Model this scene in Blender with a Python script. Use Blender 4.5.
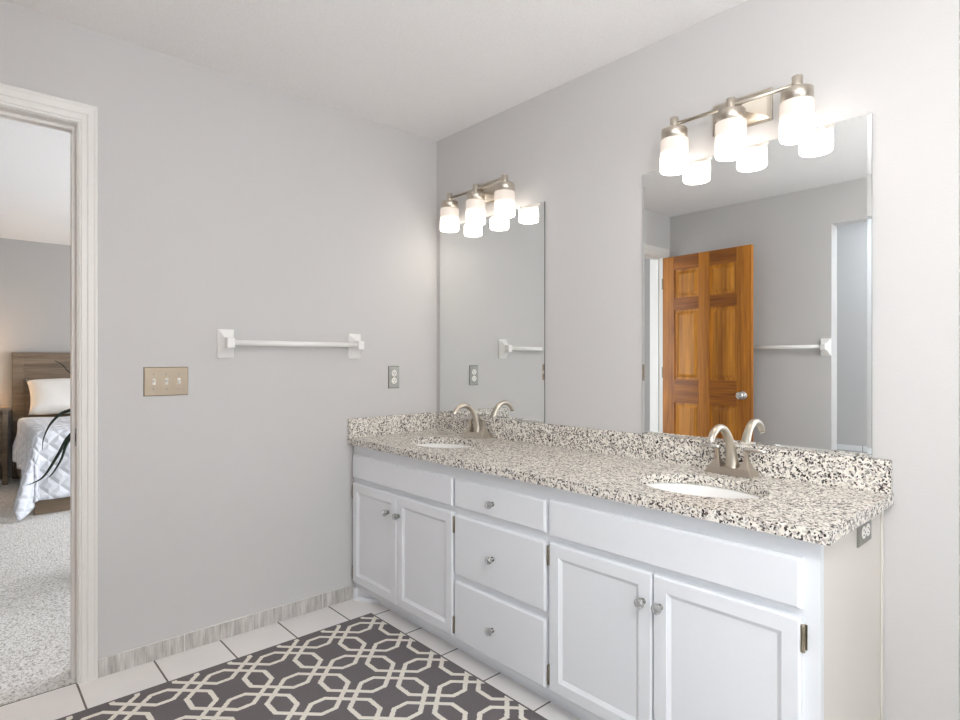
import bpy, bmesh, math, random
from mathutils import Vector, Matrix
for o in list(bpy.data.objects): bpy.data.objects.remove(o)
SC = bpy.context.scene
C = SC.collection
random.seed(7)
PI = math.pi
# ------------------------------------------------------------------ camera, light, exposure
cd = bpy.data.cameras.new('camera'); cam = bpy.data.objects.new('camera', cd); C.objects.link(cam)
cam.location = (2.592, -2.027, 1.197); cam.rotation_euler = (PI/2, 0, math.radians(47.7))
cd.sensor_width = 36; cd.lens = 36*578/960; cd.shift_y = 1/960; cd.clip_start = 0.02
SC.camera = cam
SC.view_settings.view_transform = 'Standard'; SC.view_settings.look = 'None'
SC.view_settings.gamma = 1; SC.view_settings.use_curve_mapping = False
SC.view_settings.exposure = 0.22
w = bpy.data.worlds.new('world'); SC.world = w; w.use_nodes = True
w.node_tree.nodes['Background'].inputs[0].default_value = (.75, .86, 1, 1)
w.node_tree.nodes['Background'].inputs[1].default_value = 1.0
def area(name, loc, rot, sx, sy, power, col):
    l = bpy.data.lights.new(name, 'AREA'); l.shape = 'RECTANGLE'; l.size = sx; l.size_y = sy
    l.energy = power; l.color = col
    o = bpy.data.objects.new(name, l); C.objects.link(o); o.location = loc; o.rotation_euler = rot
    return o
# daylight from three unseen windows (side wall of bathroom, tub room, bedroom), lamps, and added fill
area('daylight_right', (3.42, -1.25, 1.45), (0, math.radians(112), 0), 1.3, 1.5, 16.5, (.93, .965, 1))
area('daylight_tub', (2.85, -3.44, 1.25), (math.radians(92), 0, 0), .9, 1.2, 9, (.82, .90, 1))
area('tub_fill', (1.75, -3.0, 2.42), (math.radians(-25), 0, 0), .8, .4, 15, (.82, .91, 1))  # added fill from above, brightens the tub room's back wall
area('daylight_bedroom', (-1.7, 1.9, 1.35), (math.radians(-104), 0, 0), 2.6, 1.6, 150, (.92, .955, 1))
def bulb_light(name, loc, r, power, col):
    l = bpy.data.lights.new(name, 'POINT'); l.shadow_soft_size = r; l.energy = power; l.color = col
    o = bpy.data.objects.new(name, l); C.objects.link(o); o.location = loc
bulb_light('bath_fill_glow', (2.8, -1.5, 1.98), .14, 41, (1, .98, .955))  # added fill light, lifts the ceiling and walls
bulb_light('bedroom_lamp_glow', (-4.80, -1.98, 1.15), .08, 5, (1, .78, .55))
SHADE_HI, SHADE_LO = 5.5, .36

# ------------------------------------------------------------------ materials
def srgb(r, g, b):
    f = lambda c: (c/255/12.92 if c/255 <= .04045 else ((c/255+.055)/1.055)**2.4)
    return (f(r), f(g), f(b), 1)
class NM:
    def __init__(s, name):
        s.m = bpy.data.materials.new(name); s.m.use_nodes = True
        s.t = s.m.node_tree; s.n = s.t.nodes; s.b = s.n['Principled BSDF']; s.tc = None
    def coord(s, kind='Object'):
        if not s.tc: s.tc = s.n.new('ShaderNodeTexCoord')
        return s.tc.outputs[kind]
    def link(s, a, b): s.t.links.new(a, b)
    def val(s, sock, v):
        if isinstance(v, bpy.types.NodeSocket): s.link(v, sock)
        else: sock.default_value = v
    def node(s, typ, ins=None, **props):
        n = s.n.new(typ)
        for k, v in props.items(): setattr(n, k, v)
        for k, v in (ins or {}).items(): s.val(n.inputs[k], v)
        return n
    def math(s, op, a, b=0.0, c=0.0):
        return s.node('ShaderNodeMath', {0: a, 1: b, 2: c}, operation=op).outputs[0]
    def mapping(s, scale=(1,1,1), rot=(0,0,0), kind='Object'):
        return s.node('ShaderNodeMapping', {'Vector': s.coord(kind), 'Scale': scale, 'Rotation': rot}).outputs[0]
    def noise(s, vec, scale, detail=2, rough=.5):
        return s.node('ShaderNodeTexNoise', {'Vector': vec, 'Scale': scale, 'Detail': detail, 'Roughness': rough}).outputs['Fac']
    def ramp(s, fac, stops, interp='LINEAR'):
        n = s.node('ShaderNodeValToRGB', {0: fac}); r = n.color_ramp; r.interpolation = interp
        while len(r.elements) > 1: r.elements.remove(r.elements[0])
        r.elements[0].position, r.elements[0].color = stops[0]
        for p, c in stops[1:]:
            e = r.elements.new(p); e.color = c
        return n.outputs[0]
    def mix(s, fac, a, b):
        n = s.n.new('ShaderNodeMix'); n.data_type = 'RGBA'
        s.val(n.inputs[0], fac); s.val(n.inputs[6], a); s.val(n.inputs[7], b)
        return n.outputs[2]
    def bump(s, h, strength=.3, dist=.002):
        n = s.node('ShaderNodeBump', {'Height': h, 'Strength': strength, 'Distance': dist}); s.link(n.outputs[0], s.b.inputs['Normal'])
    def set(s, col=None, rough=None, metal=None, **k):
        if col is not None: s.val(s.b.inputs['Base Color'], col)
        if rough is not None: s.val(s.b.inputs['Roughness'], rough)
        if metal is not None: s.val(s.b.inputs['Metallic'], metal)
        for kk, v in k.items(): s.val(s.b.inputs[kk.replace('_', ' ')], v)
        return s.m
def plain(name, col, rough=.5, metal=0, bs=0, bscale=100, var=.04, **k):
    n = NM(name); f = n.noise(n.coord(), bscale, 3)
    dark = tuple(c*(1-var) for c in col[:3])+(1,)
    n.set(n.mix(f, col, dark), rough, metal, **k)
    if bs: n.bump(f, bs)
    return n.m
M = {}
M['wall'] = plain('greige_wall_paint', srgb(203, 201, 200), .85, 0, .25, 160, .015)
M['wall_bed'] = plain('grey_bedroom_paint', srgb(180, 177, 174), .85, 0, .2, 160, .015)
n = NM('stippled_ceiling'); f = n.noise(n.coord(), 120, 3, .6)
n.set(n.mix(f, srgb(252, 251, 250), srgb(236, 234, 233)), .95); n.bump(f, .5, .0045); M['ceil'] = n.m
M['trim'] = plain('white_trim_paint', srgb(232, 230, 226), .4, 0, .02, 60)
M['cab'] = plain('white_cabinet_paint', srgb(233, 236, 240), .45, 0, .03, 90, .02)
M['cab_dark'] = plain('cabinet_gap', srgb(120, 118, 116), .8)
M['side'] = plain('cabinet_side_paint', srgb(222, 217, 210), .5, 0, .03, 90, .02)
M['porcelain'] = plain('white_porcelain', srgb(246, 245, 243), .12, 0, 0, 30, .01)
M['ceramic'] = plain('glazed_white_ceramic', srgb(244, 243, 241), .35, 0, 0, 30, .01)
M['plastic'] = plain('ivory_white_plastic', srgb(243, 240, 233), .35)
M['slot'] = plain('dark_slot', srgb(40, 38, 36), .6)
M['nickel'] = plain('brushed_nickel', srgb(206, 197, 184), .3, 1, .03, 300, .1)
M['nickel_dark'] = plain('dark_nickel', srgb(150, 142, 130), .33, 1, .03, 300, .1)
M['chrome'] = plain('polished_chrome', srgb(215, 213, 210), .12, 1, 0, 100, .02)
M['plate_bronze'] = plain('champagne_metal_plate', srgb(164, 150, 132), .42, .75, .05, 200, .08)
M['plate_steel'] = plain('grey_steel_plate', srgb(150, 148, 142), .35, .85, .04, 200, .1)
M['knob_metal'] = plain('dark_chrome', srgb(120, 118, 114), .2, 1, 0, 100, .1)
M['hinge'] = plain('aged_brass_hinge', srgb(165, 155, 135), .35, 1, .1, 100, .3)
n = NM('mirror_silver'); n.set((.87, .885, .88, 1), .0, 1); M['mirror'] = n.m
n = NM('mirror_edge'); n.set((.03, .035, .035, 1), .3, 0); M['mirror_edge'] = n.m
n = NM('clear_glass_knob'); n.set((.97, .98, .98, 1), .03, 0, Transmission_Weight=.75, IOR=1.5, Specular_IOR_Level=.8); M['glass'] = n.m
n = NM('clear_plastic'); n.set((.95, .95, .93, 1), .15, 0, Transmission_Weight=.6, IOR=1.45); M['clear'] = n.m
# granite
n = NM('speckled_granite')
v0 = n.coord()
dist = n.node('ShaderNodeTexNoise', {'Vector': v0, 'Scale': 70, 'Detail': 2}).outputs['Color']
vv = n.node('ShaderNodeVectorMath', {0: dist, 1: (.012, .012, .012)}, operation='MULTIPLY').outputs[0]
vec = n.node('ShaderNodeVectorMath', {0: v0, 1: vv}, operation='ADD').outputs[0]
vo = n.node('ShaderNodeTexVoronoi', {'Vector': vec, 'Scale': 165.0}); sep = n.node('ShaderNodeSeparateColor', {0: vo.outputs['Color']})
base = n.ramp(sep.outputs[0], [(0, srgb(232, 228, 220)), (.22, srgb(212, 205, 196)), (.42, srgb(240, 237, 230)), (.62, srgb(184, 178, 173)), (.78, srgb(235, 228, 216)), (.93, srgb(146, 140, 136))], 'CONSTANT')
v2 = n.node('ShaderNodeTexVoronoi', {'Vector': vec, 'Scale': 215.0}); sp2 = n.node('ShaderNodeSeparateColor', {0: v2.outputs['Color']})
clus = n.noise(v0, 60, 2)
msk = n.math('GREATER_THAN', n.math('ADD', sp2.outputs[1], n.math('MULTIPLY', clus, .8)), 1.19)
dk = n.mix(sp2.outputs[2], srgb(30, 28, 28), srgb(92, 84, 78))
n.set(n.mix(msk, base, dk), .26); M['granite'] = n.m
# floor tile 10 inch grid
n = NM('white_floor_tile'); sx = n.node('ShaderNodeSeparateXYZ', {0: n.coord()})
def grout(n, s, off, pitch, half):
    a = n.math('FRACT', n.math('DIVIDE', n.math('SUBTRACT', s, off-50*pitch), pitch))
    d = n.math('MULTIPLY', n.math('MINIMUM', a, n.math('SUBTRACT', 1, a)), pitch)
    return n.math('LESS_THAN', d, half)
gx = grout(n, sx.outputs[0], .244, .2528, .0033); gy = grout(n, sx.outputs[1], -.676, .2535, .0033)
g = n.math('MAXIMUM', gx, gy)
tn = n.noise(n.coord(), 6, 4)
n.set(n.mix(g, n.mix(tn, srgb(246, 243, 240), srgb(234, 231, 229)), srgb(116, 108, 102)), n.math('MULTIPLY_ADD', g, .5, .28))
n.bump(n.math('SUBTRACT', 1, g), .5, .002); M['tile'] = n.m
# base tile
n = NM('striated_grey_tile'); m1 = n.mapping((1, 1, .06)); f1 = n.noise(m1, 190, 4, .7); f2 = n.noise(n.mapping((1, 1, .2)), 40, 3)
n.set(n.ramp(n.math('MULTIPLY', n.math('ADD', f1, f2), .5), [(.36, srgb(158, 153, 148)), (.62, srgb(214, 210, 205))]), .5); n.bump(f1, .15); M['basetile'] = n.m
n = NM('white_wall_tile'); br = n.node('ShaderNodeTexBrick', {'Vector': n.mapping((1, 1, 1), (PI/2, 0, 0)), 'Color1': srgb(238, 239, 240), 'Color2': srgb(232, 234, 236), 'Mortar': srgb(160, 160, 160), 'Scale': 1.0, 'Mortar Size': .003, 'Brick Width': .3, 'Row Height': .15})
br.offset = 0; n.set(br.outputs[0], .2); M['walltile'] = n.m
# carpet
n = NM('speckled_loop_carpet'); f1 = n.noise(n.coord(), 95, 3, .6); f2 = n.noise(n.coord(), 260, 2); f3 = n.noise(n.coord(), 3, 3)
c1 = n.ramp(f1, [(.3, srgb(150, 145, 138)), (.45, srgb(222, 220, 216)), (.6, srgb(246, 245, 243))])
n.set(n.mix(n.math('MULTIPLY', f3, .2), c1, srgb(176, 172, 166)), 1.0, Specular_IOR_Level=.1); n.bump(f1, .9, .010); M['carpet'] = n.m
# rug trellis
n = NM('trellis_rug'); s3 = n.node('ShaderNodeSeparateXYZ', {0: n.coord()})
PX, PY = .2165, .1990; OX, OY = .3185, -.5865
wob = n.math('MULTIPLY', n.math('SUBTRACT', n.noise(n.coord(), 260, 1), .5), .006)
def cen(s, off, p):     # signed offset from the nearest node
    a = n.math('FRACT', n.math('ADD', n.math('DIVIDE', n.math('SUBTRACT', s, off), p), 50.5))
    return n.math('MULTIPLY', n.math('SUBTRACT', a, .5), p)
ux = n.math('ABSOLUTE', n.math('ADD', cen(s3.outputs[0], OX, PX), wob)); uy = n.math('ABSOLUTE', n.math('ADD', cen(s3.outputs[1], OY, PY), wob))
def strand(u, v):
    # sides at 45 degrees cross at p from the node, then run parallel to the lattice edge at b
    b, p, hw = .0385, .0345, .0087
    d = n.math('ABSOLUTE', n.math('SUBTRACT', u, p))
    flat = n.math('LESS_THAN', n.math('ABSOLUTE', n.math('SUBTRACT', v, b)), hw)
    flat = n.math('MULTIPLY', flat, n.math('GREATER_THAN', u, p+b-.0028))
    diag = n.math('LESS_THAN', n.math('ABSOLUTE', n.math('SUBTRACT', v, d)), hw*1.414)
    diag = n.math('MULTIPLY', diag, n.math('LESS_THAN', v, b+hw))
    return n.math('MULTIPLY', n.math('MAXIMUM', flat, diag), n.math('LESS_THAN', v, n.math('ADD', u, .0001)))
st = n.math('MAXIMUM', strand(ux, uy), strand(uy, ux))
RX0, RX1, RY0, RY1 = .222, 1.95, -2.45, -.567
inside = n.math('MULTIPLY', n.math('GREATER_THAN', s3.outputs[0], RX0+.010), n.math('LESS_THAN', s3.outputs[1], RY1-.008))
st = n.math('MULTIPLY', st, inside)
fz = n.noise(n.coord(), 420, 2); fw = n.noise(n.mapping((1, 3, 1)), 160, 2)
gr = n.mix(fw, srgb(96, 92, 95), srgb(132, 126, 126)); cr = n.mix(fz, srgb(224, 218, 206), srgb(250, 246, 236))
n.set(n.mix(st, gr, cr), .95, Specular_IOR_Level=.1); n.bump(n.math('ADD', fz, n.math('MULTIPLY', st, .8)), .6, .003); M['rug'] = n.m
M['rug_edge'] = plain('rug_binding', srgb(66, 62, 62), .95)
# woods
def wood(name, dark, light, axis_scale, sc=1, rough=.4):
    n = NM(name); mp = n.mapping(axis_scale); f = n.noise(mp, 14*sc, 5, .6); f2 = n.noise(mp, 60*sc, 3, .6); f3 = n.noise(n.mapping(tuple(.5*a for a in axis_scale)), 9*sc, 1)
    a = n.math('MULTIPLY_ADD', f2, .35, n.math('MULTIPLY', f, .45)); a = n.math('MULTIPLY_ADD', f3, .3, a)
    n.set(n.ramp(a, [(.40, dark), (.66, light)]), rough); n.bump(f2, .08); return n.m
M['wood_v'] = wood('stained_pine_upright', srgb(112, 56, 8), srgb(204, 130, 36), (1, 1, .05))
M['wood_h'] = wood('stained_pine_rail', srgb(106, 52, 8), srgb(190, 116, 32), (.05, .05, 1))
M['wood_p'] = wood('stained_pine_panel', srgb(126, 66, 8), srgb(222, 148, 44), (1, 1, .04))
M['bedwood'] = wood('weathered_brown_wood', srgb(92, 77, 62), srgb(138, 120, 100), (1, .06, 1), 1, .6)
# bedding
n = NM('white_quilt'); mp = n.mapping((1, 1, 1), (0, 0, PI/4), 'UV'); sq = n.node('ShaderNodeSeparateXYZ', {0: mp})
def seam(s):
    a = n.math('FRACT', n.math('MULTIPLY', s, 11)); return n.math('MINIMUM', a, n.math('SUBTRACT', 1, a))
sm = n.math('MINIMUM', n.math('MINIMUM', seam(sq.outputs[0]), seam(sq.outputs[1])), .28)
qn = n.noise(n.coord(), 30, 3); n.set(srgb(226, 229, 236), .9)
n.bump(n.math('MULTIPLY_ADD', qn, .35, n.math('MULTIPLY', sm, 3)), 1.0, .012); M['quilt'] = n.m
M['linen'] = plain('white_linen', srgb(240, 237, 232), .9, 0, .4, 25, .05)
M['mattress'] = plain('mattress_fabric', srgb(222, 220, 216), .9, 0, .2, 50)
M['leaf'] = plain('dark_green_leaf', srgb(24, 48, 34), .4, 0, .1, 60, .35)
M['pot'] = plain('grey_glazed_pot', srgb(132, 132, 130), .4)
M['soil'] = plain('dark_soil', srgb(52, 40, 30), 1, 0, .8, 80, .4)
def emit(name, col, strength):
    n = NM(name); n.set(col, .5, Emission_Color=col, Emission_Strength=strength); return n.m
M['lampshade'] = emit('lit_lampshade', srgb(255, 226, 186), 4)
M['pendant_glow'] = emit('lit_added_pendant', srgb(255, 248, 238), 5)  # glow of the added pendant's globe
M['bulb'] = emit('bulb_glow', srgb(255, 240, 215), 14)
n = NM('frosted_lit_shade'); z = n.node('ShaderNodeSeparateXYZ', {0: n.coord()}).outputs[2]
# the upper glass band is fused opal glass and glows less; the lower band is clear-frosted round the bulb
k = n.ramp(n.math('DIVIDE', n.math('SUBTRACT', z, .045), .028), [(0, (1, 1, 1, 1)), (.55, (.16, .16, .16, 1)), (1, (0, 0, 0, 1))])
n.set(srgb(196, 190, 184), .25, Emission_Color=n.mix(k, srgb(255, 238, 222), srgb(255, 246, 235)), Emission_Strength=n.math('MULTIPLY_ADD', k, SHADE_HI-SHADE_LO, SHADE_LO)); M['shade'] = n.m

# ------------------------------------------------------------------ mesh helpers
def box(bm, x0, x1, y0, y1, z0, z1, bev=0, mat=0):
    r = bmesh.ops.create_cube(bm, size=1); vs = r['verts']
    for v in vs: v.co = Vector((x0+(v.co.x+.5)*(x1-x0), y0+(v.co.y+.5)*(y1-y0), z0+(v.co.z+.5)*(z1-z0)))
    fs = {f for v in vs for f in v.link_faces}
    for f in fs: f.material_index = mat
    if bev:
        es = {e for v in vs for e in v.link_edges}
        bmesh.ops.bevel(bm, geom=list(es), offset=bev, segments=2, profile=.6, affect='EDGES')
def frustum(bm, base, top):     # two rings of equal length (lists of points)
    a = [bm.verts.new(p) for p in base]; b = [bm.verts.new(p) for p in top]; k = len(a)
    for i in range(k): bm.faces.new((a[i], a[(i+1) % k], b[(i+1) % k], b[i]))
    bm.faces.new(a[::-1]); bm.faces.new(b)
def rect(cx, cy, hx, hy, z): return [(cx-hx, cy-hy, z), (cx+hx, cy-hy, z), (cx+hx, cy+hy, z), (cx-hx, cy+hy, z)]
def lathe(bm, prof, n=32, c=(0,0,0), sx=1, sy=1, axis='z', cap0=True, cap1=True):
    rings = []
    for r, h in prof:
        ring = []
        for i in range(n):
            a = 2*PI*i/n; p = (r*math.cos(a)*sx, r*math.sin(a)*sy, h)
            if axis == 'y': p = (p[0], -p[2], p[1])
            if axis == 'x': p = (p[2], p[0], p[1])
            ring.append(bm.verts.new((p[0]+c[0], p[1]+c[1], p[2]+c[2])))
        rings.append(ring)
    for a, b in zip(rings, rings[1:]):
        for i in range(n): bm.faces.new((a[i], a[(i+1) % n], b[(i+1) % n], b[i])).smooth = True
    if cap0: bm.faces.new(rings[0][::-1])
    if cap1: bm.faces.new(rings[-1])
def tube(bm, pts, rad, n=12, flat=1.0, side=None):   # swept tube; rad list or number; flat squashes along the second axis
    pts = [Vector(p) for p in pts]
    if not isinstance(rad, (list, tuple)): rad = [rad]*len(pts)
    up = Vector(side) if side else Vector((0, 0, 1)); rings = []
    for i, p in enumerate(pts):
        t = (pts[min(i+1, len(pts)-1)]-pts[max(i-1, 0)]).normalized()
        a = up.cross(t)
        if a.length < 1e-3: a = Vector((1, 0, 0)).cross(t)
        a.normalize(); b = t.cross(a).normalized()
        rings.append([bm.verts.new(p + rad[i]*(a*math.cos(2*PI*k/n)*flat + b*math.sin(2*PI*k/n))) for k in range(n)])
    for a, b in zip(rings, rings[1:]):
        for k in range(n): bm.faces.new((a[k], a[(k+1) % n], b[(k+1) % n], b[k])).smooth = True
    bm.faces.new(rings[0][::-1]); bm.faces.new(rings[-1])
def prism(bm, poly, axis, a0, a1):     # poly: 2D outline; axis 'x': (y,z), 'y': (x,z), 'z': (x,y)
    def P(p, a): return {'x': (a, p[0], p[1]), 'y': (p[0], a, p[1]), 'z': (p[0], p[1], a)}[axis]
    lo = [bm.verts.new(P(p, a0)) for p in poly]; hi = [bm.verts.new(P(p, a1)) for p in poly]; k = len(poly)
    for i in range(k): bm.faces.new((lo[i], lo[(i+1) % k], hi[(i+1) % k], hi[i]))
    bm.faces.new(lo[::-1]); bm.faces.new(hi)
def obj(name, bm, mats, parent=None, loc=None, label=None):
    bmesh.ops.recalc_face_normals(bm, faces=bm.faces)
    me = bpy.data.meshes.new(name); bm.to_mesh(me); bm.free()
    if not isinstance(mats, (list, tuple)): mats = [mats]
    for m in mats: me.materials.append(M[m])
    o = bpy.data.objects.new(name, me); C.objects.link(o)
    if parent: o.parent = parent
    if loc: o.location = loc
    if label: o['label'] = label
    return o
def new(): return bmesh.new()
def bx(*a, **k): bm = new(); box(bm, *a, **k); return bm
def tag(o, label, cat, group=None, kind=None):
    o['label'] = label; o['category'] = cat
    if group: o['group'] = group
    if kind: o['kind'] = kind
    return o
def thing(name, label, cat, loc=(0,0,0), rz=0, group=None):
    o = bpy.data.objects.new(name, None); C.objects.link(o); o.location = loc; o.rotation_euler = (0, 0, rz); o.empty_display_size = .1
    return tag(o, label, cat, group)
def struct(name, bm, mats, label, cat, parent=None):
    o = obj(name, bm, mats, parent)
    if not parent: tag(o, label, cat, None, 'structure')
    return o
def copy_tree(o, parent=None):
    c = o.copy(); C.objects.link(c); c.parent = parent
    for ch in [x for x in bpy.data.objects if x.parent == o]: copy_tree(ch, c)
    return c

# ------------------------------------------------------------------ room shell
H = 2.443
DY0, DY1, DZ = -2.458, -1.687, 2.080      # doorway to the bedroom
bm = new(); prism(bm, [(-2.57, 0), (DY0, 0), (DY0, DZ), (DY1, DZ), (DY1, 0), (.12, 0), (.12, H), (-2.57, H)], 'x', -.12, 0)
struct('wall_left', bm, 'wall', 'grey wall with the bedroom doorway, towel bar and switches', 'wall')
struct('wall_back', bx(0, 2.305, 0, .12, 0, H), 'wall', 'grey wall behind the vanity carrying both mirrors', 'wall')
bm = new(); prism(bm, [(-.12, 0), (1.243, 0), (1.243, 2.167), (2.95, 2.167), (2.95, 0), (3.5, 0), (3.5, H), (-.12, H)], 'y', -2.69, -2.57)
struct('wall_front', bm, 'wall', 'grey wall seen in the mirror, ending at the tub opening', 'wall')
bm = new(); prism(bm, [(-2.69, 0), (1.12, 0), (1.12, H), (-2.69, H)], 'x', 3.5, 3.62)
struct('wall_right', bm, 'wall', 'grey side wall of the bathroom outside the frame', 'wall')
struct('wall_nook', bx(2.185, 3.5, 1.0, 1.12, 0, H), 'wall', 'grey wall of the nook past the vanity wall', 'wall')
struct('wall_return', bx(2.185, 2.305, .12, 1.0, 0, H), 'wall', 'return of the vanity wall at its right end', 'wall')
struct('wall_tub_back', bx(.3, 3.5, -3.62, -3.5, 0, H), 'wall', 'pale wall of the tub room seen through the opening', 'wall')
struct('wall_tub_left', bx(.18, .3, -3.62, -2.69, 0, H), 'wall', 'left wall of the tub room', 'wall')
struct('wall_tub_right', bx(3.5, 3.62, -3.62, -2.69, 0, H), 'wall', 'right wall of the tub room', 'wall')
struct('wall_tub_tile', bx(.3, 3.5, -3.5, -3.49, .35, .50), 'walltile', 'white tile band above the tub deck', 'tile band')
struct('floor', bx(-.012, 3.5, -3.5, 1.0, -.1, 0), 'tile', 'white ten inch floor tiles with dark grout', 'floor')
struct('ceiling', bx(-.12, 3.62, -3.62, 1.12, H, H+.1), 'ceil', 'white stippled bathroom ceiling', 'ceiling')
# bedroom
struct('floor_bedroom', bx(-5.0, -.012, -3.6, 2.0, -.1, .004), 'carpet', 'speckled light grey bedroom carpet', 'carpet')
struct('ceiling_bedroom', bx(-5.12, -.12, -3.6, 2.0, H, H+.1), 'ceil', 'white stippled bedroom ceiling', 'ceiling')
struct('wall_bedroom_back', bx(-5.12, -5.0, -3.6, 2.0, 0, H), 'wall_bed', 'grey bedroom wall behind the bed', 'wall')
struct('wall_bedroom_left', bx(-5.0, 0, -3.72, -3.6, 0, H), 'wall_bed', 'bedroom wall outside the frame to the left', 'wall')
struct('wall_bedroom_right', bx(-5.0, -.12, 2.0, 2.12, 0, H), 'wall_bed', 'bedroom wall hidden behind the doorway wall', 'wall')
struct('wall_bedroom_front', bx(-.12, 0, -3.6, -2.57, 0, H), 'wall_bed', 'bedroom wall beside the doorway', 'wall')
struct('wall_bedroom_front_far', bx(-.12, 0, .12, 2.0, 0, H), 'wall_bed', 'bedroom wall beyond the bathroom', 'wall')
# tile baseboard: separate tiles with pale joints
bm = new()
ys = [-1.6265, -1.324, -1.014, -.707, -.537]
for a, b in zip(ys, ys[1:]): box(bm, 0, .009, a+.0015, b-.0015, 0, .068, bev=.001)
box(bm, 0, .0075, -1.6265, -.537, 0, .0695, mat=1)
struct('baseboard_left', bm, ['basetile', 'trim'], 'striated grey tile baseboard under the towel bar', 'baseboard')
struct('baseboard_back', bx(2.132, 2.305, -.009, 0, 0, .069), 'basetile', 'grey tile baseboard right of the vanity', 'baseboard')
# doorway jamb + casing
PROF = [(0, 0), (0, .009), (.006, .011), (.010, .009), (.014, .012), (.030, .013), (.034, .011), (.040, .0145), (.062, .0165), (.067, .019), (.074, .019), (.078, .016), (.078, 0)]
def casing(bm, x, sgn, mat=0):
    rings = []
    for (y, z, sy, sz) in ((DY1, 0, .77, 0), (DY1, DZ, .77, .93), (DY0, DZ, -.9, .93), (DY0, 0, -.9, 0)):
        rings.append([bm.verts.new((x+sgn*t, y+sy*s, z+sz*s)) for s, t in PROF])
    for a, b in zip(rings, rings[1:]):
        for i in range(len(PROF)-1): bm.faces.new((a[i], a[i+1], b[i+1], b[i]))
bm = new(); casing(bm, 0, 1); casing(bm, -.12, -1)
fr = struct('trim_1', bm, 'trim', 'white moulded casing round the bedroom doorway', 'door casing')
bm = new()
box(bm, -.12, .0005, DY1-.003, DY1, 0, DZ); box(bm, -.12, .0005, DY0, DY0+.003, 0, DZ); box(bm, -.12, .0005, DY0+.003, DY1-.003, DZ-.003, DZ)
box(bm, -.075, -.040, DY1-.014, DY1-.002, 0, DZ-.014, bev=.002); box(bm, -.075, -.040, DY0+.002, DY0+.014, 0, DZ-.014, bev=.002); box(bm, -.075, -.040, DY0+.002, DY1-.002, DZ-.016, DZ-.002, bev=.002)
obj('door_jamb', bm, 'trim', fr)
bm = new(); box(bm, -.036, -.006, DY1-.0045, DY1-.0028, .88, .945); box(bm, -.028, -.014, DY1-.0052, DY1-.0028, .897, .928, mat=1)
obj('strike_plate', bm, ['plate_steel', 'slot'], fr)

# ------------------------------------------------------------------ wooden six panel door, open against the wall
dr = thing('door_1', 'stained wooden six panel door standing open, reflected in the right mirror', 'door', (.006, -2.437, 0), math.radians(4)); dr['kind'] = 'structure'
DW, T = .76, .035
stiles = [(0, .112), (.332, .428), (DW-.112, DW)]
cols = [(.112, .332), (.428, DW-.112)]
rows = [(.25, .852), (1.045, 1.622), (1.719, 1.955)]
rails = [(.012, .25), (.852, 1.045), (1.622, 1.719), (1.955, 2.068)]
for a, b in stiles: obj('stile', bx(a, b, -T, 0, .012, 2.068, bev=.001), 'wood_v', dr)
bm = new()
for a, b in rails:
    for c, d in cols: box(bm, c, d, -T, 0, a, b, bev=.001)
obj('rails', bm, 'wood_h', dr)
for c, d in cols:
    for a, b in rows:
        bm = new(); box(bm, c-.004, d+.004, -T+.012, -.012, a-.004, b+.004)
        for y0, y1 in ((-.012, -.003), (-T+.012, -T+.003)):
            base = [(c+.018, y0, a+.018), (d-.018, y0, a+.018), (d-.018, y0, b-.018), (c+.018, y0, b-.018)]
            top = [(c+.042, y1, a+.042), (d-.042, y1, a+.042), (d-.042, y1, b-.042), (c+.042, y1, b-.042)]
            frustum(bm, base, top)
        obj('panel', bm, 'wood_p', dr)
for s, nm in ((1, 0), (-1, 1)):
    bm = new(); y = 0 if s > 0 else -T
    pr = [(.030, 0), (.030, .004), (.026, .008), (.012, .012), (.012, .03), (.022, .036), (.028, .046), (.028, .056), (.02, .064), (.004, .067)]
    lathe(bm, [(r*1.12, -h*s) for r, h in pr], 24, (.698, y, .937), axis='y')
    obj('door_knob', bm, 'chrome', dr)
for z in (.25, 1.1, 1.85): obj('hinge', bx(-.006, .002, -.02, .006, z-.045, z+.045, bev=.002), 'hinge', dr)

# ------------------------------------------------------------------ vanity cabinet
van = thing('vanity_cabinet', 'long white double vanity cabinet with drawers between two door pairs', 'vanity', (0, 0, 0))
FX1 = 2.130; FY = -.532; DFY = -.552; CZ = .779
bm = new()
box(bm, .002, FX1, FY, FY+.02, .06, CZ)            # face frame, hollow behind the sinks
box(bm, .002, FX1-.02, FY+.02, -.001, .06, .08); box(bm, .002, .02, FY+.02, -.001, .08, CZ); box(bm, .8, 1.32, FY+.02, -.001, .08, CZ)
obj('cabinet_body', bm, 'cab', van)
bm = new(); prism(bm, [(.002, -.001), (.002, -.540), (.030, -.540), (.034, -.530), (.143, -.469), (2.11, -.469), (2.11, -.001)], 'z', 0, .06)
prism(bm, [(.010, -.545), (.036, -.545), (.148, -.475), (2.11, -.475), (2.11, -.469), (.143, -.469), (.034, -.539), (.01, -.539)], 'z', 0, .02)
obj('toe_kick', bm, 'cab', van)
bm = new(); box(bm, FX1-.02, FX1-.0005, FY+.0202, -.001, 0, CZ)
obj('end_panel', bm, 'side', van, label='warm white end panel')
obj('end_strip', bx(FX1, FX1+.004, -.022, -.001, 0, CZ, bev=.001), 'side', van)
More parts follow.
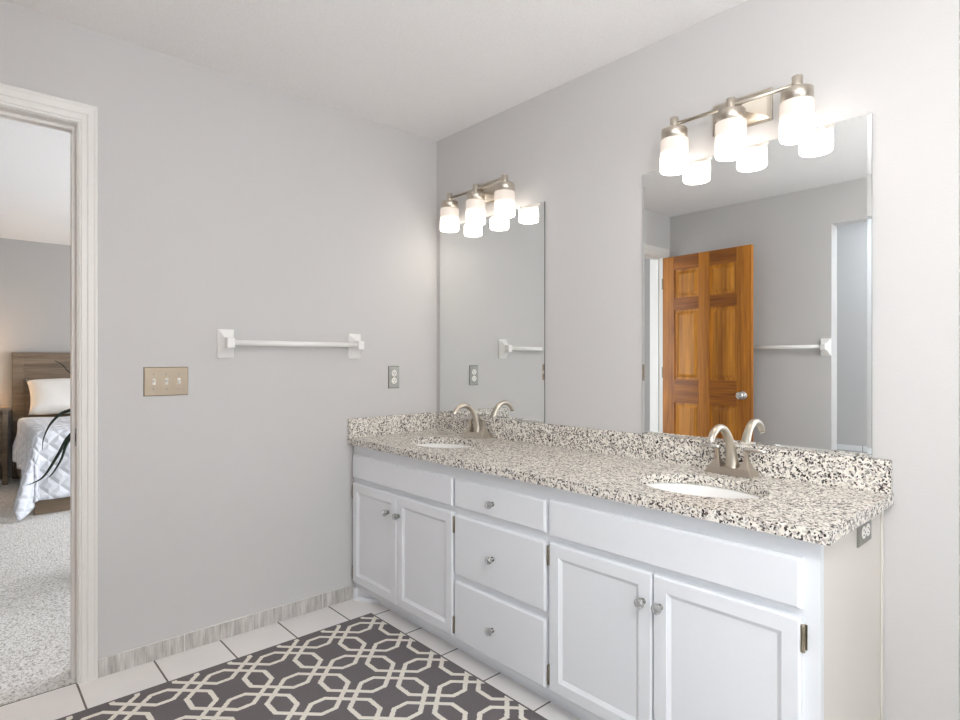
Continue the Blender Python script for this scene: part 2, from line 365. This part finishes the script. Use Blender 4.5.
def slab(bm, x0, x1, z0, z1, y0=FY, y1=DFY, ch=.006):
    base = [(x0, y0, z0), (x1, y0, z0), (x1, y0, z1), (x0, y0, z1)]
    mid = [(x, y1+.007, z) for x, _, z in base]; top = [(x0+ch, y1, z0+ch), (x1-ch, y1, z0+ch), (x1-ch, y1, z1-ch), (x0+ch, y1, z1-ch)]
    a = [bm.verts.new(p) for p in base]; b = [bm.verts.new(p) for p in mid]; c = [bm.verts.new(p) for p in top]
    for p, q in ((a, b), (b, c)):
        for i in range(4): bm.faces.new((p[i], p[(i+1) % 4], q[(i+1) % 4], q[i]))
    bm.faces.new(c); bm.faces.new(a[::-1])
def knob_mesh(parent, x, z):
    bm = new(); lathe(bm, [(.009, 0), (.009, .003), (.0055, .005), (.0055, .012), (.009, .016), (.003, .022)], 16, (x, DFY, z), axis='y')
    k = obj('knob', bm, 'knob_metal', parent)
    bm = new(); lathe(bm, [(.005, .010), (.012, .013), (.0155, .019), (.0155, .024), (.011, .030), (.004, .032)], 8, (x, DFY, z), axis='y')
    for f in bm.faces: f.smooth = False
    obj('crystal', bm, 'glass', k)
def hinge_mesh(parent, x, z, s):
    bm = new(); lathe(bm, [(.004, -.033), (.0052, -.031), (.0052, .031), (.004, .033)], 10, (x, DFY+.006, z))
    box(bm, min(x, x+s*.010), max(x, x+s*.006), FY-.0025, FY-.0005, z-.03, z+.03)
    obj('hinge', bm, 'hinge', parent)
for x0, x1, z0, z1 in ((.020, .803, .613, .728), (1.313, 2.092, .610, .731)):
    bm = new(); slab(bm, x0, x1, z0, z1); obj('false_front', bm, 'cab', van)
for z0, z1, kz in ((.616, .726, .667), (.348, .585, .463), (.090, .322, .200)):
    bm = new(); slab(bm, .817, 1.296, z0, z1); d = obj('drawer', bm, 'cab', van); knob_mesh(d, 1.040, kz)
def cab_door(x0, x1, z0, z1, kx, hx, hs):
    bm = new(); sw = .052; y0, y1 = FY, DFY; pz = .010
    O = [(x0, z0), (x1, z0), (x1, z1), (x0, z1)]
    def ring(d, y): return [bm.verts.new((x, y, z)) for x, z in ((x0+d, z0+d), (x1-d, z0+d), (x1-d, z1-d), (x0+d, z1-d))]
    rs = [ring(0, y0), ring(0, y1+.005), ring(.005, y1), ring(sw-.010, y1), ring(sw-.009, y1+.002), ring(sw+.002, y1+.008)]
    for a, b in zip(rs, rs[1:]):
        for i in range(4): bm.faces.new((a[i], a[(i+1) % 4], b[(i+1) % 4], b[i]))
    bm.faces.new(rs[-1]); bm.faces.new(rs[0][::-1])
    d = obj('door', bm, 'cab', van); knob_mesh(d, kx, .502)
    for z in (.14, .542): hinge_mesh(d, hx, z, hs)
cab_door(.022, .4085, .092, .590, .345, .018, -1)
cab_door(.4125, .805, .092, .590, .430, .809, 1)
cab_door(1.313, 1.699, .092, .588, 1.672, 1.308, -1)
cab_door(1.703, 2.092, .092, .588, 1.727, 2.096, 1)

# ------------------------------------------------------------------ countertop with splashes, sinks
SINKS = ((.443, -.31), (1.722, -.31))
ct = thing('granite_countertop', 'speckled granite countertop with backsplash on the white vanity', 'countertop')
bm = new(); X0, X1, Y0, Y1 = .001, 2.158, -.570, -.001; Z0, Z1 = .780, .811
es = []
def loop(pts):
    vs = [bm.verts.new((x, y, Z0)) for x, y in pts]
    for i in range(len(vs)): es.append(bm.edges.new((vs[i], vs[(i+1) % len(vs)])))
loop([(X0, Y0), (X1, Y0), (X1, Y1), (X0, Y1)])
for sx_, sy_ in SINKS: loop([(sx_+.2*math.cos(2*PI*i/64), sy_+.15*math.sin(2*PI*i/64)) for i in range(64)])
r = bmesh.ops.triangle_fill(bm, edges=es, use_beauty=True, use_dissolve=False)
r = bmesh.ops.extrude_face_region(bm, geom=list(bm.faces))
bmesh.ops.translate(bm, vec=(0, 0, Z1-Z0), verts=[v for v in r['geom'] if isinstance(v, bmesh.types.BMVert)])
obj('worktop', bm, 'granite', ct)
obj('backsplash', bx(.022, 2.155, -.021, -.001, .811, .9085, bev=.001), 'granite', ct)
obj('side_splash', bx(.001, .021, -.568, -.001, .811, .9085, bev=.001), 'granite', ct)
def sink(c, label):
    t = thing('sink_basin', label, 'sink', (c[0], c[1], .779), 0, 'sink basins')
    bm = new(); prof = [(1.09, 0), (1.0, -.0005), (.985, -.004), (.95, -.045), (.85, -.095), (.6, -.13), (.25, -.143), (.10, -.146)]
    outer = [(.12, -.152), (.62, -.140), (.9, -.1), (1.02, -.045), (1.09, -.006)]
    lathe(bm, [(r*1.0, h) for r, h in prof+outer], 64, (0, 0, 0), .202, .152, cap0=False, cap1=False)
    obj('bowl', bm, 'porcelain', t)
    bm = new(); lathe(bm, [(.021, -.1455), (.021, -.1435), (.016, -.1425), (.008, -.1445)], 24); obj('drain', bm, 'nickel', t)
    return t
sink(SINKS[0], 'white oval undermount sink at the far end near the corner')
sink(SINKS[1], 'white oval undermount sink at the near right end')
# ------------------------------------------------------------------ faucets
def faucet():
    t = thing('faucet', 'brushed nickel arched faucet on the near right sink', 'faucet', (1.708, -.058, .8112), 0, 'two handled arched faucets')
    bm = new(); frustum(bm, rect(0, 0, .081, .036, 0), rect(0, 0, .070, .026, .024))
    bmesh.ops.bevel(bm, geom=list(bm.edges), offset=.002, segments=2, affect='EDGES'); obj('base', bm, 'nickel', t)
    for s in (-1, 1):
        bm = new(); cx = s*.050
        secs = [(.0205, .025, .022), (.0140, .0165, .035), (.0088, .0098, .049), (.0070, .0070, .060), (.0078, .0078, .083)]
        rings = [[(cx+(p[0]), p[1], z) for p in rect(0, 0, a, b, 0)] for a, b, z in secs]
        vs = [[bm.verts.new(p) for p in r_] for r_ in rings]
        for a, b in zip(vs, vs[1:]):
            for i in range(4): bm.faces.new((a[i], a[(i+1) % 4], b[(i+1) % 4], b[i]))
        bm.faces.new(vs[0][::-1]); bm.faces.new(vs[-1])
        bmesh.ops.bevel(bm, geom=list(bm.edges), offset=.0025, segments=2, affect='EDGES')
        h = obj('handle', bm, 'nickel', t)
        bm = new(); tube(bm, [(cx-s*.010, 0, .087), (cx, 0, .088), (cx+s*.02, -.002, .089), (cx+s*.045, -.004, .088), (cx+s*.062, -.005, .086), (cx+s*.066, -.005, .085)], [.006, .0085, .0085, .008, .007, .003], 14, 1.1, (0, 0, 1))
        for v in bm.verts: v.co.z = .0875+(v.co.z-.0875)*.85
        obj('lever', bm, 'chrome', h)
    ctl = [(.006, .018, .0245), (.003, .050, .0205), (-.006, .085, .0170), (-.020, .117, .0148), (-.045, .147, .0138), (-.076, .1630, .0132), (-.108, .1615, .0126), (-.134, .148, .0120), (-.148, .132, .0115), (-.151, .124, .0112)]
    pts = []; rad = []
    for i in range(len(ctl)-1):
        q = [Vector(ctl[max(0, min(len(ctl)-1, i+d))]) for d in (-1, 0, 1, 2)]
        for k in range(4):
            u = k/4; r_ = .5*((2*q[1])+(-q[0]+q[2])*u+(2*q[0]-5*q[1]+4*q[2]-q[3])*u*u+(-q[0]+3*q[1]-3*q[2]+q[3])*u**3)
            pts.append((0, r_.x, r_.y)); rad.append(r_.z)
    pts.append((0, ctl[-1][0], ctl[-1][1])); rad.append(ctl[-1][2])
    bm = new(); tube(bm, pts, rad, 20, .92, (1, 0, 0)); obj('spout', bm, 'nickel', t)
    e = Vector(pts[-1]); d = (Vector(pts[-1])-Vector(pts[-2])).normalized()
    bm = new(); tube(bm, [e-d*.004, e+d*.006], .0095, 16); obj('aerator', bm, 'chrome', t)
    bm = new(); tube(bm, [(0, .026, .018), (0, .026, .085)], .0025, 8); lathe(bm, [(.003, .084), (.006, .088), (.006, .094), (.002, .098)], 12, (0, .026, 0)); obj('lift_rod', bm, 'nickel', t)
    return t
f1 = faucet(); f2 = copy_tree(f1); f2.location = (.406, -.058, .8112); f2['label'] = 'brushed nickel arched faucet on the far sink near the corner'

# ------------------------------------------------------------------ mirrors
def mirror(x0, x1, z0, z1, label, clips):
    t = thing('wall_mirror', label, 'mirror', (x0, 0, z0), 0, 'frameless bevelled wall mirrors')
    W, Hh = x1-x0, z1-z0; b = .011
    bm = new()
    o0 = [bm.verts.new(p) for p in ((0, -.001, 0), (W, -.001, 0), (W, -.001, Hh), (0, -.001, Hh))]
    o1 = [bm.verts.new(p) for p in ((0, -.0055, 0), (W, -.0055, 0), (W, -.0055, Hh), (0, -.0055, Hh))]
    i1 = [bm.verts.new(p) for p in ((b, -.0066, b), (W-b, -.0066, b), (W-b, -.0066, Hh-b), (b, -.0066, Hh-b))]
    for i in range(4):
        f = bm.faces.new((o0[i], o0[(i+1) % 4], o1[(i+1) % 4], o1[i])); f.material_index = 1
        bm.faces.new((o1[i], o1[(i+1) % 4], i1[(i+1) % 4], i1[i]))
    bm.faces.new(i1); bm.faces.new(o0[::-1])
    obj('mirror_glass', bm, ['mirror', 'mirror_edge'], t)
    for cx, top in clips:
        z = Hh if top else 0; bm = new(); box(bm, cx-.009, cx+.009, -.0105, -.0068, z-.008, z+.006, bev=.001); obj('mirror_clip', bm, 'clear', t)
    return t
mirror(.035, .813, .9092, 1.936, 'tall frameless mirror near the room corner reflecting the towel bar', ((.16, 0), (.62, 0), (.62, 1)))
mirror(1.328, 2.104, .9092, 1.936, 'wide frameless mirror on the right reflecting the wooden door', ((.130, 0), (.641, 0), (.641, 1)))

# ------------------------------------------------------------------ vanity lights
def vlight():
    t = thing('vanity_light', 'three shade brushed nickel vanity light above the right mirror', 'vanity light', (1.720, 0, 0), 0, 'three shade vanity lights')
    YB = -.090; ZB = 2.057
    bm = new(); box(bm, -.102, .102, -.012, -.0005, 2.003, 2.112, bev=.003)
    def rr(hx, hz, y, cz=2.0575): return [(-hx, y, cz-hz), (hx, y, cz-hz), (hx, y, cz+hz), (-hx, y, cz+hz)]
    frustum(bm, rr(.095, .048, -.012), rr(.088, .041, -.018)); frustum(bm, rr(.088, .041, -.018), rr(.020, .012, -.050))
    obj('backplate', bm, 'nickel', t)
    bm = new(); tube(bm, [(0, -.045, 2.0575), (0, YB, ZB)], .0085, 12); obj('arm', bm, 'nickel', t)
    bm = new(); tube(bm, [(-.207, YB, ZB), (.207, YB, ZB)], .0062, 12); obj('crossbar', bm, 'nickel', t)
    for dx in (-.207, 0, .207):
        bm = new(); lathe(bm, [(.0145, 2.035), (.0155, 2.037), (.0155, 2.080), (.0145, 2.0812)], 24, (dx, YB, 0)); p = obj('socket_post', bm, 'nickel', t)
        bm = new(); lathe(bm, [(.0455, 1.994), (.0455, 2.0365), (.0445, 2.038), (.014, 2.0385)], 40, (dx, YB, 0)); obj('shade_cap', bm, 'nickel', t)
        bm = new(); lathe(bm, [(.040, .115), (.0485, .114), (.0495, .110), (.0495, .006), (.0475, .001), (.045, 0), (.0435, .003), (.0435, .10)], 48, (0, 0, 0), cap1=False)
        obj('glass_shade', bm, 'shade', t, (dx, YB, 1.885))
        bm = new(); lathe(bm, [(.012, .10), (.015, .085), (.024, .06), (.026, .045), (.020, .030), (.008, .022)], 20, (0, 0, 0)); obj('bulb', bm, 'bulb', t, (dx, YB, 1.885))
    return t
v1 = vlight(); v2 = copy_tree(v1); v2.location = (.431, 0, 0); v2['label'] = 'three shade brushed nickel vanity light above the left mirror by the corner'

# ------------------------------------------------------------------ towel bars
def towel_bar(label):
    t = thing('towel_bar', label, 'towel bar', (0, -.845, 1.272), 0, 'white ceramic towel bars')
    for s in (-1, 1):
        bm = new(); cy = s*.314
        def rr(hy, hz, x, dz=0): return [(x, cy-hy, -hz+dz), (x, cy+hy, -hz+dz), (x, cy+hy, hz+dz), (x, cy-hy, hz+dz)]
        frustum(bm, rr(.034, .062, .0005), rr(.034, .062, .009)); frustum(bm, rr(.034, .062, .009), rr(.030, .057, .014))
        frustum(bm, rr(.030, .056, .014), rr(.0175, .024, .040, .003)); frustum(bm, rr(.0175, .024, .040, .003), rr(.0155, .020, .076, .002))
        bmesh.ops.bevel(bm, geom=list(bm.edges), offset=.0018, segments=2, affect='EDGES')
        obj('post', bm, 'ceramic', t)
    bm = new(); tube(bm, [(.058, -.305, .004), (.058, .305, .004)], .0122, 20); obj('bar', bm, 'ceramic', t)
    return t
t1 = towel_bar('white ceramic towel bar on the grey wall between switch plate and outlet')
t2 = copy_tree(t1); t2.location = (.895, -2.57, 1.296); t2.rotation_euler = (0, 0, PI/2); t2['label'] = 'white ceramic towel bar behind the open wooden door, seen in the mirror'

# ------------------------------------------------------------------ switch plate + outlets
sw = thing('switch_plate', 'champagne metal three toggle switch plate beside the bedroom doorway', 'light switch', (0, -1.390, 1.1145))
bm = new(); frustum(bm, [(.0003, -.0825, -.0585), (.0003, .0825, -.0585), (.0003, .0825, .0585), (.0003, -.0825, .0585)], [(.006, -.079, -.055), (.006, .079, -.055), (.006, .079, .055), (.006, -.079, .055)])
obj('plate', bm, 'plate_bronze', sw)
for i, dy in enumerate((-.046, 0, .046)):
    bm = new(); box(bm, .0055, .0068, dy-.0055, dy+.0055, -.0125, .0125); up = 1 if i != 2 else -1
    tube(bm, [(.006, dy, 0), (.010, dy, up*.003), (.017, dy, up*.0085)], [.0045, .0045, .0038], 8)
    obj('toggle', bm, 'plastic', sw)
    for z in (-.030, .030):
        bm = new(); lathe(bm, [(.0032, .0055), (.0030, .0068), (.001, .0072)], 12, (0, dy, z), axis='x'); obj('screw', bm, 'plate_steel', sw)
def outlet(name, label, loc, rot):
    t = thing(name, label, 'outlet', loc, 0, 'duplex outlets'); t.rotation_euler = rot
    bm = new(); frustum(bm, [(.0003, -.035, -.0595), (.0003, .035, -.0595), (.0003, .035, .0595), (.0003, -.035, .0595)], [(.0055, -.032, -.056), (.0055, .032, -.056), (.0055, .032, .056), (.0055, -.032, .056)])
    obj('plate', bm, 'plate_steel', t)
    for dz in (-.0195, .0195):
        bm = new(); lathe(bm, [(.0170, .005), (.0170, .0072), (.0160, .0078)], 28, (0, 0, dz), axis='x'); s = obj('socket', bm, 'plastic', t)
        bm = new(); box(bm, .0076, .0081, -.0078, -.0050, dz-.001, dz+.008); box(bm, .0076, .0081, .0050, .0078, dz-.001, dz+.007); lathe(bm, [(.0026, .0076), (.0026, .0081)], 10, (0, 0, dz-.0075), axis='x'); obj('slots', bm, 'slot', s)
    bm = new(); lathe(bm, [(.003, .0055), (.002, .0066)], 10, axis='x'); obj('screw', bm, 'chrome', t)
    return t
outlet('wall_outlet', 'steel plated outlet on the grey wall between towel bar and corner', (0, -.292, 1.1115), (0, 0, 0))
outlet('wall_outlet', 'steel plated outlet turned sideways on the vanity end panel', (FX1, -.195, .735), (PI/2, 0, 0))

# ------------------------------------------------------------------ rug
bm = new(); box(bm, RX0, RX1, RY0, RY1, .0005, .0055, bev=.0015)
tag(obj('area_rug', bm, 'rug'), 'charcoal and cream trellis patterned rug on the white tile floor', 'rug')

# ------------------------------------------------------------------ bedroom furniture
bed = thing('bed', 'brown wooden bed with plank headboard seen through the doorway', 'bed', (-4.93, -1.59, 0))
BW = 1.62; BL = 1.90
bm = new()
box(bm, -.05, 0, 0, BW, .28, 1.24, bev=.003); box(bm, -.06, .018, -.003, BW+.003, 1.24, 1.285, bev=.004)
box(bm, -.055, .015, 0, .09, .0, 1.24, bev=.004); box(bm, -.055, .015, BW-.09, BW, .0, 1.24, bev=.004)
for k in range(1, 6): box(bm, 0, .006, .09, BW-.09, .30+k*.16-.16+.003, .30+k*.16-.003, bev=.002)
box(bm, 0, .012, .09, BW-.09, 1.16, 1.24, bev=.003)
obj('headboard', bm, 'bedwood', bed)
obj('side_rail', bx(.015, BL, .02, .05, .10, .34, bev=.004), 'bedwood', bed); obj('side_rail', bx(.015, BL, BW-.05, BW-.02, .10, .34, bev=.004), 'bedwood', bed)
obj('footboard', bx(BL-.03, BL, .02, BW-.02, .005, .34, bev=.004), 'bedwood', bed)
mt = thing('mattress', 'white mattress under the quilt on the wooden bed', 'mattress', (-4.93, -1.59, 0))
obj('mattress_core', bx(.018, BL-.035, .055, BW-.055, .30, .60, bev=.03), 'mattress', mt)
# quilt: cloth grid draped over the foot and the left side, corner hanging to the carpet
bm = new(); uvl = bm.loops.layers.uv.new('UVMap'); NA, NB = 70, 60
a0, a1, b0, b1 = .43, 1.90, 0.035, 1.2; OA, OB = .54, .40; grid = []; rnd = random.Random(3)
for i in range(NA+1):
    row = []
    for j in range(NB+1):
        a = a0+(a1+OA-a0)*i/NA; b = (b0-OB)+(b1+OB-b0)*j/NB
        da, db = max(0, a-a1), max(0, b0-b); rho = math.hypot(da, db); ph = math.atan2(db, da) if rho else 0
        fl = .012*min(1, rho*25)+.20*rho*(math.sin(2*ph)*.9+.28)*(1+.5*math.sin(ph*9+1)*min(1, rho*3))
        wv = .016*min(1, rho*4)*math.sin(b*17+a*13)
        x = min(a, a1)+(fl+wv)*math.cos(ph)*(rho > 0); y = max(b, b0)-(fl+wv)*math.sin(ph)*(rho > 0)
        z = .640-rho*.95 + (.008*math.sin(a*9+b*4)+.006*math.sin(b*13))*(1 if rho == 0 else .3)
        row.append(bm.verts.new((x, y, max(z, .012+.004*math.sin(a*40)))))
    grid.append(row)
for i in range(NA):
    for j in range(NB):
        f = bm.faces.new((grid[i][j], grid[i+1][j], grid[i+1][j+1], grid[i][j+1])); f.smooth = True
        for l, (p, q) in zip(f.loops, ((i, j), (i+1, j), (i+1, j+1), (i, j+1))): l[uvl].uv = (p/NA*1.9, q/NB*1.5)
q = obj('quilt', bm, 'quilt', None, (-4.93, -1.59, 0)); md = q.modifiers.new('thickness', 'SOLIDIFY'); md.thickness = .012; md.offset = 1
tag(q, 'white quilted bedspread hanging off the foot corner of the bed', 'quilt')
# pillow
bm = new(); bmesh.ops.create_grid(bm, x_segments=24, y_segments=16, size=1)
def pil(bmx, W, Hh, T_):
    top = [v for v in bmx.verts]
    r = bmesh.ops.duplicate(bmx, geom=list(bmx.faces)+list(bmx.edges)+list(bmx.verts)); bot = [v for v in r['geom'] if isinstance(v, bmesh.types.BMVert)]
    for s, vs in ((1, top), (-1, bot)):
        for v in vs:
            u, w_ = v.co.x, v.co.y; k = max(0, (1-u**4)*(1-w_**4))**.55
            pin = 1-.07*(1-abs(w_)**2)*abs(u)**2-.0; pin2 = 1-.06*(1-abs(u)**2)*abs(w_)**2
            v.co = Vector((u*W/2*pin, w_*Hh/2*pin2, s*(T_/2*k)+.006*math.sin(7*u+3*w_)*k))
    bmesh.ops.remove_doubles(bmx, verts=bmx.verts, dist=.0005)
    for f in bmx.faces: f.smooth = True
pil(bm, .72, .43, .20)
p = obj('pillow', bm, 'linen'); p.rotation_euler = (math.radians(52), 0, math.radians(90)); p.location = (-4.745, -1.125, .835)
tag(p, 'white pillow leaning on the brown wooden headboard', 'pillow')
# nightstand + lamp
ns = thing('nightstand', 'brown wooden nightstand left of the bed', 'nightstand', (-4.80, -1.90, 0))
obj('table_top', bx(-.19, .22, -.27, .275, .715, .745, bev=.004), 'bedwood', ns)
obj('carcass', bx(-.17, .19, -.24, .245, .22, .715, bev=.003), 'bedwood', ns)
for sy_ in (-.22, .235):
    for sx__ in (-.16, .195): obj('leg', bx(sx__-.025, sx__+.012, sy_-.02, sy_+.02, .004, .715, bev=.002), 'bedwood', ns)
lamp = thing('table_lamp', 'lit bedside lamp on the nightstand, glowing on the wall', 'lamp', (-4.80, -1.98, .745))
bm = new(); lathe(bm, [(.07, 0), (.07, .015), (.02, .03), (.05, .09), (.055, .14), (.02, .22), (.01, .24), (.01, .34)], 24); obj('base', bm, 'pot', lamp)
bm = new(); lathe(bm, [(.15, .27), (.11, .50)], 32, cap0=False, cap1=False); obj('lamp_shade', bm, 'lampshade', lamp)
# plant in the bedroom hidden behind the doorway wall, leaves arching into view
pl = thing('potted_plant', 'potted plant with long dark green strap leaves by the bedroom doorway', 'plant', (-1.3, -1.12, .004))
bm = new(); lathe(bm, [(.11, 0), (.15, .02), (.17, .30), (.175, .32), (.16, .32), (.155, .28)], 32); obj('pot', bm, 'pot', pl)
bm = new(); lathe(bm, [(.154, .27), (.154, .285)], 24); obj('soil', bm, 'soil', pl)
bm = new(); tube(bm, [(0, 0, .28), (.01, -.01, .5), (0, 0, .78)], [.02, .016, .014], 10); obj('stem', bm, 'bedwood', pl)
def leaf(pts, w0=.0095):
    bm = new(); P = [Vector(p) for p in pts]; Q = []
    for i in range(len(P)-1):
        p0, p1, p2, p3 = P[max(i-1, 0)], P[i], P[i+1], P[min(i+2, len(P)-1)]
        for k in range(6):
            t = k/6; Q.append(.5*((2*p1)+(-p0+p2)*t+(2*p0-5*p1+4*p2-p3)*t*t+(-p0+3*p1-3*p2+p3)*t**3))
    Q.append(P[-1]); n_ = len(Q); rings = []
    for i, q_ in enumerate(Q):
        t = (Q[min(i+1, n_-1)]-Q[max(i-1, 0)]).normalized(); s = t.cross(Vector((.8, .3, .5))).normalized(); u = i/(n_-1)
        ww = w0*(.35+.65*math.sin(PI*min(1, u*1.15+.05)**.8))*(1 if u < .85 else (1-u)/.15+.05); nn = t.cross(s).normalized()
        rings.append([bm.verts.new(q_-s*ww+nn*.003), bm.verts.new(q_-nn*.001), bm.verts.new(q_+s*ww+nn*.003), bm.verts.new(q_+nn*.0015)])
    for a, b in zip(rings, rings[1:]):
        for k in range(4): bm.faces.new((a[k], a[(k+1) % 4], b[(k+1) % 4], b[k])).smooth = True
    obj('leaf', bm, 'leaf', pl)
top = (0, 0, .76)
def W(y, z, x=-1.3): return (x+1.3, y+1.12, z-.004)
leaf([top, (0, -.15, .93), W(-1.45, .955), W(-1.553, .926), W(-1.598, .905), W(-1.642, .85), W(-1.668, .78), W(-1.675, .717)])
leaf([top, (0, -.16, .90), W(-1.45, .86), W(-1.553, .785), W(-1.606, .683), W(-1.664, .580), W(-1.71, .548), W(-1.744, .539)])
leaf([top, (.02, -.15, .92), W(-1.44, .87), W(-1.553, .765), W(-1.59, .66), W(-1.63, .585), W(-1.655, .565)])
leaf([top, (0, -.14, 1.0), W(-1.40, 1.10), W(-1.50, 1.115), W(-1.553, 1.136), W(-1.589, 1.180), W(-1.62, 1.20)], .007)
for k in range(12):
    a = math.radians(-60+k*24); L = .42+.12*random.random(); hgt = .15+.25*random.random()
    if -1.9 < a < -1.2: continue
    c, s = math.cos(a), math.sin(a)
    if s < -.5: continue
    leaf([top, (c*L*.25, s*L*.25, .76+hgt*.7), (c*L*.6, s*L*.6, .76+hgt), (c*L, s*L, .76+hgt*.5), (c*L*1.15, s*L*1.15, .70)])
# unseen and added: pendant, skylight, and frames with panes behind the daylight lights
t = thing('added_pendant', 'unseen globe pendant added to the bathroom ceiling for the fill light', 'added pendant', (2.8, -1.5, H))
bm = new(); lathe(bm, [(.06, -.0005), (.06, -.015), (.02, -.03)], 32); obj('canopy', bm, 'nickel', t)
bm = new(); tube(bm, [(0, 0, -.02), (0, 0, -.27)], .005, 10); obj('stem', bm, 'nickel', t)
bm = new(); lathe(bm, [(.012, -.26), (.035, -.28), (.045, -.31), (.035, -.345), (.012, -.36)], 24); obj('globe', bm, 'pendant_glow', t)
def window(name, label, loc, rz, w_, h_):      # local: width along x, room side is +y
    o = thing(name, label, 'window', loc, rz); o['kind'] = 'structure'; f = .05
    bm = new(); x, z = w_/2, h_/2
    box(bm, -x-f, x+f, .001, .03, z, z+f, bev=.003); box(bm, -x-f, x+f, .001, .03, -z-f, -z, bev=.003)
    box(bm, -x-f, -x, .001, .03, -z, z, bev=.003); box(bm, x, x+f, .001, .03, -z, z, bev=.003); box(bm, -x, x, .003, .02, -.012, .012)
    obj('window_frame', bm, 'trim', o); obj('window_pane', bx(-x, x, .001, .006, -z, z), 'daylight', o)
M['daylight'] = emit('daylight_pane', (.85, .93, 1, 1), .12)
window('window_1', 'bathroom side window outside the frame', (3.5, -1.25, 1.45), PI/2, 1.3, 1.5)
window('window_2', 'tub room window outside the frame', (2.85, -3.5, 1.25), 0, .9, 1.2)
window('window_3', 'bedroom window outside the frame', (-1.7, 2.0, 1.35), PI, 2.6, 1.6)
window('added_skylight', 'unseen flush skylight added over the tub for the fill light', (1.75, -3.0, H), 0, .8, .4)  # added to stand where the tub fill shines down
bpy.data.objects['added_skylight'].rotation_euler = (-PI/2, 0, 0)
